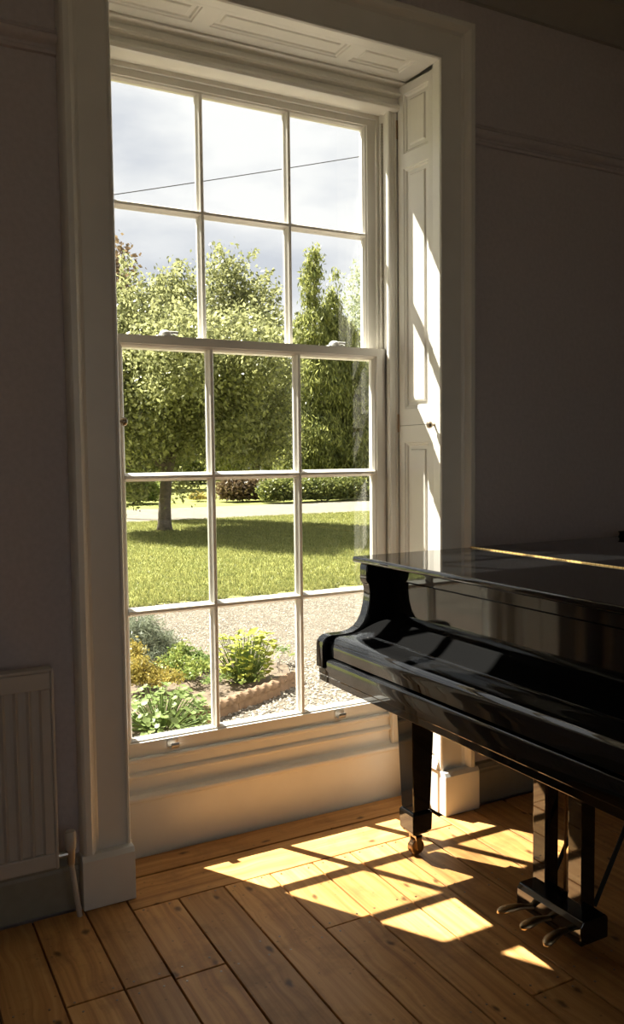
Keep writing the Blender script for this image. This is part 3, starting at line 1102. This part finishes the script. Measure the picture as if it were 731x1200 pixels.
# conifer with drooping sprays
def conifer(base_px, base_py, tops, yw, label, seed_blobs, n, mat, L=.16, Wd=.05, name='conifer'):
    b = at(base_px, base_py, 1, yw)
    b[2] = GZ
    r = empty(name, tuple(b))
    tag(r, label, 'tree')
    t = MB()
    t.tube([b + (0, 0, -.05), b + (0, 0, 2.0), at(tops[0][0], (tops[0][1] + base_py) / 2, 1, yw), at(tops[0][0], tops[0][1] + 6, 1, yw)], [.22, .18, .1, .02], 10)
    t.build('trunk', M['bark'], r, smooth=True)
    bl = [px_blob(x, y, yw, rx, ry, d) for x, y, rx, ry, d in seed_blobs]
    pts, cen = blob_points(bl, n, 16, .11, .6)
    dirs = np.tile(np.array([[0, -.15, -1.0]]), (len(pts), 1))
    tag(cloud_mesh('foliage', pts, L, Wd, mat, r, dirs, jitter=.55), kind='stuff')
    return r


conifer(385, 585, [(368, 288)], 25.6, 'tall drooping evergreen conifer with two pointed tops behind the driveway',
        [(368, 310, 6, 22, .25), (365, 336, 9, 30, .4), (391, 336, 4, 16, .2), (388, 372, 10, 30, .45), (368, 395, 23, 34, .9), (395, 410, 25, 38, 1.0), (372, 455, 34, 42, 1.4), (408, 470, 36, 50, 1.4),
         (365, 520, 38, 46, 1.5), (405, 535, 40, 42, 1.5), (440, 500, 30, 70, 1.3), (345, 545, 22, 34, 1.0)], 6000, M['leaf_conifer'], .10, .026)
conifer(300, 585, [(300, 420)], 31.0, 'broad dark evergreen behind the apple tree beyond the driveway',
        [(300, 470, 45, 55, 1.5), (330, 500, 40, 60, 1.5), (270, 520, 35, 45, 1.4), (255, 480, 30, 50, 1.3)], 2600, M['leaf_conifer'], .11, .03, 'evergreen_tree')


def bush(name, label, cat, blobs, n, per, spread, L, Wd, mat, group=None, surf=.5, stem=None):
    c = np.mean([b[0] for b in blobs], 0)
    zb = GZ + (.03 if c[1] < 4.5 else .005)
    r = empty(name, (c[0], c[1], zb))
    tag(r, label, cat, group)
    pts, cen = blob_points(blobs, n, per, spread, surf)
    tag(cloud_mesh('foliage', pts, L, Wd, mat, r), kind='stuff')
    s = MB()
    for k in range(0, min(len(cen), 40), 5):
        e = Vector(cen[k])
        s.tube([(c[0], c[1], zb - .02), ((c[0] + e.x) / 2, (c[1] + e.y) / 2, (zb + e.z) / 2 + .02), e], [spread * .12, spread * .09, spread * .05], 5)
    s.build('stems', M['bark'], r, smooth=True)
    return r


bush('hedge_shrub', 'low dark green evergreen shrub in front of the conifer along the driveway', 'shrub',
     [px_blob(x, y, 22.8, 22, 14, .5) for x, y in ((345, 575), (375, 575), (405, 574), (435, 573), (326, 576))], 1300, 14, .12, .055, .03, M['leaf_hedge'])
bush('hedge_shrub', 'dark rounded shrub with reddish twigs behind the apple trunk at the driveway edge', 'shrub',
     [px_blob(x, y, 24.4, 20, 15, .6) for x, y in ((275, 573), (298, 575))], 420, 14, .11, .07, .036, M['leaf_red'])
bush('far_tree', 'pale feathery tree against the sky beside the conifer', 'tree',
     [px_blob(418, 350, 38, 10, 40, 1.0), px_blob(428, 395, 38, 18, 36, 1.4), px_blob(440, 460, 38, 30, 60, 2)], 700, 10, .28, .10, .05, M['leaf_far'])
for k, (x, y, yw, rx, ry) in enumerate([(150, 500, 38, 50, 60), (222, 510, 47, 55, 60), (50, 470, 44, 50, 90)]):
    bush('far_tree', ['pale green round tree far behind the apple tree\'s left branches', 'hazy green tree far beyond the lawn behind the apple trunk', 'large far tree left of the apple tree beyond the driveway'][k], 'tree',
         [px_blob(x, y, yw, rx, ry, 2.5), px_blob(x + 20, y + 25, yw, rx, ry * .7, 2.5)], 1400, 14, .3, .10, .055, M['leaf_hedge'], 'trees far behind the garden')
bush('garden_shrub', 'yellow green shrub beyond the driveway left of the apple trunk', 'shrub',
     [px_blob(150, 568, 25.5, 28, 18, .8), px_blob(170, 576, 25.5, 16, 10, .6)], 420, 14, .12, .075, .04, M['leaf_fresh'])
bush('garden_shrub', 'small russet shrub on the far lawn right of the apple trunk', 'shrub',
     [px_blob(233, 586, 25.5, 10, 6, .4)], 90, 12, .08, .05, .028, M['leaf_gold'])
bush('reddish_tree', 'dark reddish tree behind the apple crown at the window edge', 'tree',
     [px_blob(135, 330, 19, 18, 45, .9), px_blob(120, 400, 19, 30, 60, 1.2)], 260, 14, .16, .07, .04, M['leaf_red'])

# bed plants
bush('lavender_bush', 'grey green lavender bush at the back of the flower bed', 'plant',
     [px_blob(168, 753, 3.25, 34, 34, .18), px_blob(194, 764, 3.3, 20, 22, .14), px_blob(175, 775, 3.1, 30, 16, .14)], 620, 18, .022, .024, .003, M['leaf_grey'], surf=.3)
bush('golden_shrub', 'golden yellow low shrub in the flower bed before the lavender', 'plant',
     [px_blob(160, 790, 2.6, 22, 20, .1), px_blob(190, 799, 2.5, 24, 16, .1), px_blob(155, 765, 2.8, 12, 12, .08)], 380, 16, .02, .011, .005, M['leaf_gold'], surf=.3)
bush('groundcover_plant', 'fresh green groundcover between the lavender and the yellow leaved plant', 'plant',
     [px_blob(205, 780, 2.85, 18, 11, .1), px_blob(232, 788, 2.7, 22, 14, .12), px_blob(218, 800, 2.55, 24, 12, .1), px_blob(212, 765, 3.0, 12, 9, .08)], 420, 14, .022, .012, .007, M['leaf_fresh'], surf=.2)
bush('groundcover_plant', 'small leafy clump at the far end of the terracotta edging', 'plant',
     [px_blob(334, 778, 2.75, 20, 12, .1), px_blob(357, 781, 2.7, 10, 10, .06)], 150, 12, .02, .011, .006, M['leaf_fresh'], surf=.2)
bush('groundcover_plant', 'dull green small clump behind the yellow leaved plant', 'plant',
     [px_blob(320, 792, 2.6, 16, 12, .08), px_blob(330, 770, 2.9, 10, 14, .06)], 200, 12, .02, .010, .005, M['leaf_geranium'], surf=.2)
bush('groundcover_plant', 'low olive clump between the round leaved plant and the terracotta edging', 'plant',
     [px_blob(246, 806, 2.35, 12, 11, .07), px_blob(264, 800, 2.4, 10, 9, .06)], 150, 12, .018, .010, .006, M['leaf_geranium'], surf=.2)


bush('groundcover_plant', 'straggly pale green clump on the soil beside the lavender and the gravel', 'plant',
     [px_blob(225, 772, 2.95, 16, 8, .09), px_blob(244, 778, 2.85, 12, 8, .07)], 170, 12, .02, .011, .006, M['leaf_geranium'], surf=.2)
bush('groundcover_plant', 'low fresh green clump at the foot of the yellow leaved plant', 'plant',
     [px_blob(290, 806, 2.25, 22, 7, .06), px_blob(308, 800, 2.3, 14, 7, .06)], 170, 12, .016, .010, .006, M['leaf_fresh'], surf=.2)


def leafy_plant(name, label, base, n, rad, h, size, mat, lobes, upright, tall=0.0):
    r = empty(name, base)
    tag(r, label, 'plant')
    # one shared leaf mesh: lobed outline, slightly cupped
    m = MB()
    k = 12
    pts = []
    for i in range(k):
        a = 2 * math.pi * i / k
        rr = (1.0 if i % 2 == 0 else 1 - lobes) * (.62 if i == 6 else 1)
        pts.append((.55 + .55 * math.cos(a) * rr, .5 * math.sin(a) * rr, .12 * rr * rr))
    m.v = [(.55, 0, 0)] + pts
    m.f = [(0, 1 + i, 1 + (i + 1) % k) for i in range(k)]
    base_me = None
    sm = MB()
    for i in range(n):
        a = random.uniform(0, 2 * math.pi)
        t = math.sqrt(random.random())
        x = base[0] + rad * t * math.cos(a)
        y = base[1] + rad * t * math.sin(a)
        z = base[2] + h * (1 - .75 * t * t) * random.uniform(.45, 1.05)
        if tall:
            z = base[2] + h * random.uniform(.15, 1.0)
        sm.tube([(base[0] + .3 * (x - base[0]), base[1] + .3 * (y - base[1]), base[2] - .01), (x, y, z)], [.0025, .0018], 4)
        s = size * random.uniform(.7, 1.25)
        M4 = Matrix.Translation((x, y, z)) @ Matrix.Rotation(a, 4, 'Z') @ Matrix.Rotation(random.uniform(-.25, .75) - upright, 4, 'Y') @ Matrix.Rotation(random.uniform(-.5, .5), 4, 'X') @ Matrix.Diagonal((s, s * random.uniform(.8, 1.1) * (.8 if upright else 1), s, 1))
        if base_me is None:
            o = m.build('leaf', mat)
            base_me = o.data
            base_me.polygons.foreach_set('use_smooth', [True] * len(base_me.polygons))
        else:
            o = bpy.data.objects.new('leaf', base_me)
            COL.objects.link(o)
        o.parent = r
        o.matrix_basis = Matrix.Translation(-Vector(base)) @ M4
    sm.build('stems', M['leaf_geranium'], r)
    return r


gb = at(196, 852, 2, GZ + .03)
leafy_plant('geranium_plant', 'light green round leaved plant spilling over the bed by the window', (gb[0] - .02, gb[1] + .03, GZ + .03), 290, .28, .24, .040, M['leaf_geranium'], .16, 0)
yb = at(286, 798, 2, GZ + .03)
leafy_plant('yellow_leaf_plant', 'upright yellow green leaved plant behind the terracotta edging', (yb[0], yb[1], GZ + .03), 290, .18, .31, .048, M['leaf_lime'], .10, .35, 1)

# rope-topped terracotta edging tiles
ed = [(.30, 1.83), (.66, 2.03), (1.02, 2.20), (1.30, 2.36)]
tl = ['rope topped terracotta edging tile nearest the round leaved plant', 'rope topped terracotta edging tile in front of the yellow leaved plant', 'leaning terracotta edging tile at the end of the row on the gravel']
for k in range(3):
    a, b = Vector(ed[k]), Vector(ed[k + 1])
    d = (b - a)
    Ln = d.length - .01
    ang = math.atan2(d.y, d.x)
    r = empty('edging_tile', (a.x, a.y, GZ - .075))
    tag(r, tl[k], 'edging', 'terracotta edging tiles of the flower bed')
    r.rotation_euler = (-.45 if k == 2 else -.08, 0, ang)
    bpy.context.view_layer.update()
    m = MB().box(0, Ln, -.02, .02, -.02, .13)
    o = m.build('slab', M['terracotta'], bevel=.004)
    o.parent = r
    o.matrix_parent_inverse = Matrix()
    rp_ = MB()
    nseg = 90
    rings = []
    for i in range(nseg + 1):
        xx = Ln * i / nseg
        ring = []
        for j in range(14):
            th = 2 * math.pi * j / 14
            rr = .030 * (1 + .13 * math.sin(3 * th + xx * 2 * math.pi / .075))
            ring.append((xx, rr * math.cos(th), .145 + rr * math.sin(th)))
        rings.append(ring)
    rp_.quad_grid(rings, close_u=True)
    n = len(rp_.v)
    rp_.f.append(tuple(n - 14 + j for j in range(14)))
    rp_.f.append(tuple(range(14)))
    o = rp_.build('rope_top', M['terracotta'], smooth='auto')
    o.parent = r
    o.matrix_parent_inverse = Matrix()


# gravel stones and grass blades
def view_filter(P, mx=140):
    d = P - CAM
    z = d @ _f
    px = 365.5 + F_PX * (d @ _r) / z
    return (px > 130 - mx) & (px < 450 + mx)


def inside_poly(P, poly):
    x, y = P[:, 0], P[:, 1]
    r = np.zeros(len(P), bool)
    n = len(poly)
    for i in range(n):
        x0, y0 = poly[i]
        x1, y1 = poly[(i + 1) % n]
        c = ((y0 > y) != (y1 > y)) & (x < (x1 - x0) * (y - y0) / (y1 - y0 + 1e-12) + x0)
        r ^= c
    return r


bed = [(-3, .5), (.15, .5), (.25, 1.75), (.55, 2.05), (1.18, 2.32), (1.35, 2.75), (1.15, 3.3), (.75, 3.75), (-.5, 4.3), (-3, 4.4)]
n = 150000
P = np.stack([RNG.uniform(-2, 7, n), .55 + 5.4 * RNG.random(n) ** 1.25, np.zeros(n)], 1)
P = P[view_filter(P)]
P = P[~inside_poly(P, bed)]
P = P[:70000]
n = len(P)
big = np.clip(1.5 - .22 * P[:, 1], .75, 1.25)
s = RNG.uniform(.005, .0125, n) * big
P[:, 2] = GZ + s * .3
oct_v = np.array([(1, 0, 0), (-1, 0, 0), (0, 1, 0), (0, -1, 0), (0, 0, 1), (0, 0, -1)], float)
oct_f = np.array([(0, 2, 4), (2, 1, 4), (1, 3, 4), (3, 0, 4)])
V = oct_v[None] * RNG.uniform(.6, 1.35, (n, 6, 1)) * s[:, None, None]
V[:, :, 2] *= .75
a = RNG.uniform(0, 6.28, n)
ca, sa = np.cos(a)[:, None], np.sin(a)[:, None]
X = V[:, :, 0] * ca - V[:, :, 1] * sa
Y = V[:, :, 0] * sa + V[:, :, 1] * ca
V = np.stack([X, Y, V[:, :, 2]], 2) + P[:, None]
Fc = (oct_f[None] + (np.arange(n) * 6)[:, None, None]).reshape(-1, 3)
me = bpy.data.meshes.new('gravel_stones')
me.vertices.add(6 * n)
me.vertices.foreach_set('co', V.astype(np.float32).ravel())
me.loops.add(len(Fc) * 3)
me.loops.foreach_set('vertex_index', Fc.astype(np.int32).ravel())
me.polygons.add(len(Fc))
me.polygons.foreach_set('loop_start', np.arange(0, 3 * len(Fc), 3, dtype=np.int32))
me.polygons.foreach_set('loop_total', np.full(len(Fc), 3, dtype=np.int32))
me.update(calc_edges=True)
me.materials.append(M['pebble'])
o = bpy.data.objects.new('gravel_stones', me)
COL.objects.link(o)
tag(o, 'pale loose gravel stones between the house and the lawn', 'gravel', kind='stuff')

n = 420000
P = np.stack([RNG.uniform(-4, 14, n), 5.8 + 11.4 * RNG.random(n) ** 1.4, np.zeros(n)], 1)
P = P[view_filter(P, 80)][:230000]
P[:, 1] += .06 * np.sin(P[:, 0] * 9) + .05 * np.sin(P[:, 0] * 23)
n = len(P)
h = RNG.uniform(.012, .036, n)
P[:, 2] = GZ + h * .6
dirs = np.tile(np.array([[0, 0, 1.0]]), (n, 1))
o = cloud_mesh('grass_blades', P, h, .0045, M['grass'], None, dirs, fold=.1, jitter=.35)
tag(o, 'short sunlit green grass of the lawn', 'grass', kind='stuff')

# overhead cable across the sky
c0, c1 = at(100, 234, 1, 13.0), at(460, 178, 1, 13.0)
d = c1 - c0
pts = [c0 + d * t + np.array([0, 0, -.9 * (1 - (2 * (t - .5) / 5.0) ** 2) * 0 + .0]) for t in np.linspace(-2.0, 3.0, 40)]
pts = [p + np.array([0, 0, .006 * ((t - .5) ** 2) * 10]) for p, t in zip(pts, np.linspace(-2.0, 3.0, 40))]
tag(MB().tube([tuple(p) for p in pts], .009, 6).build('overhead_cable', M['cable'], smooth=True), 'thin black overhead cable crossing the cloudy sky', 'cable')
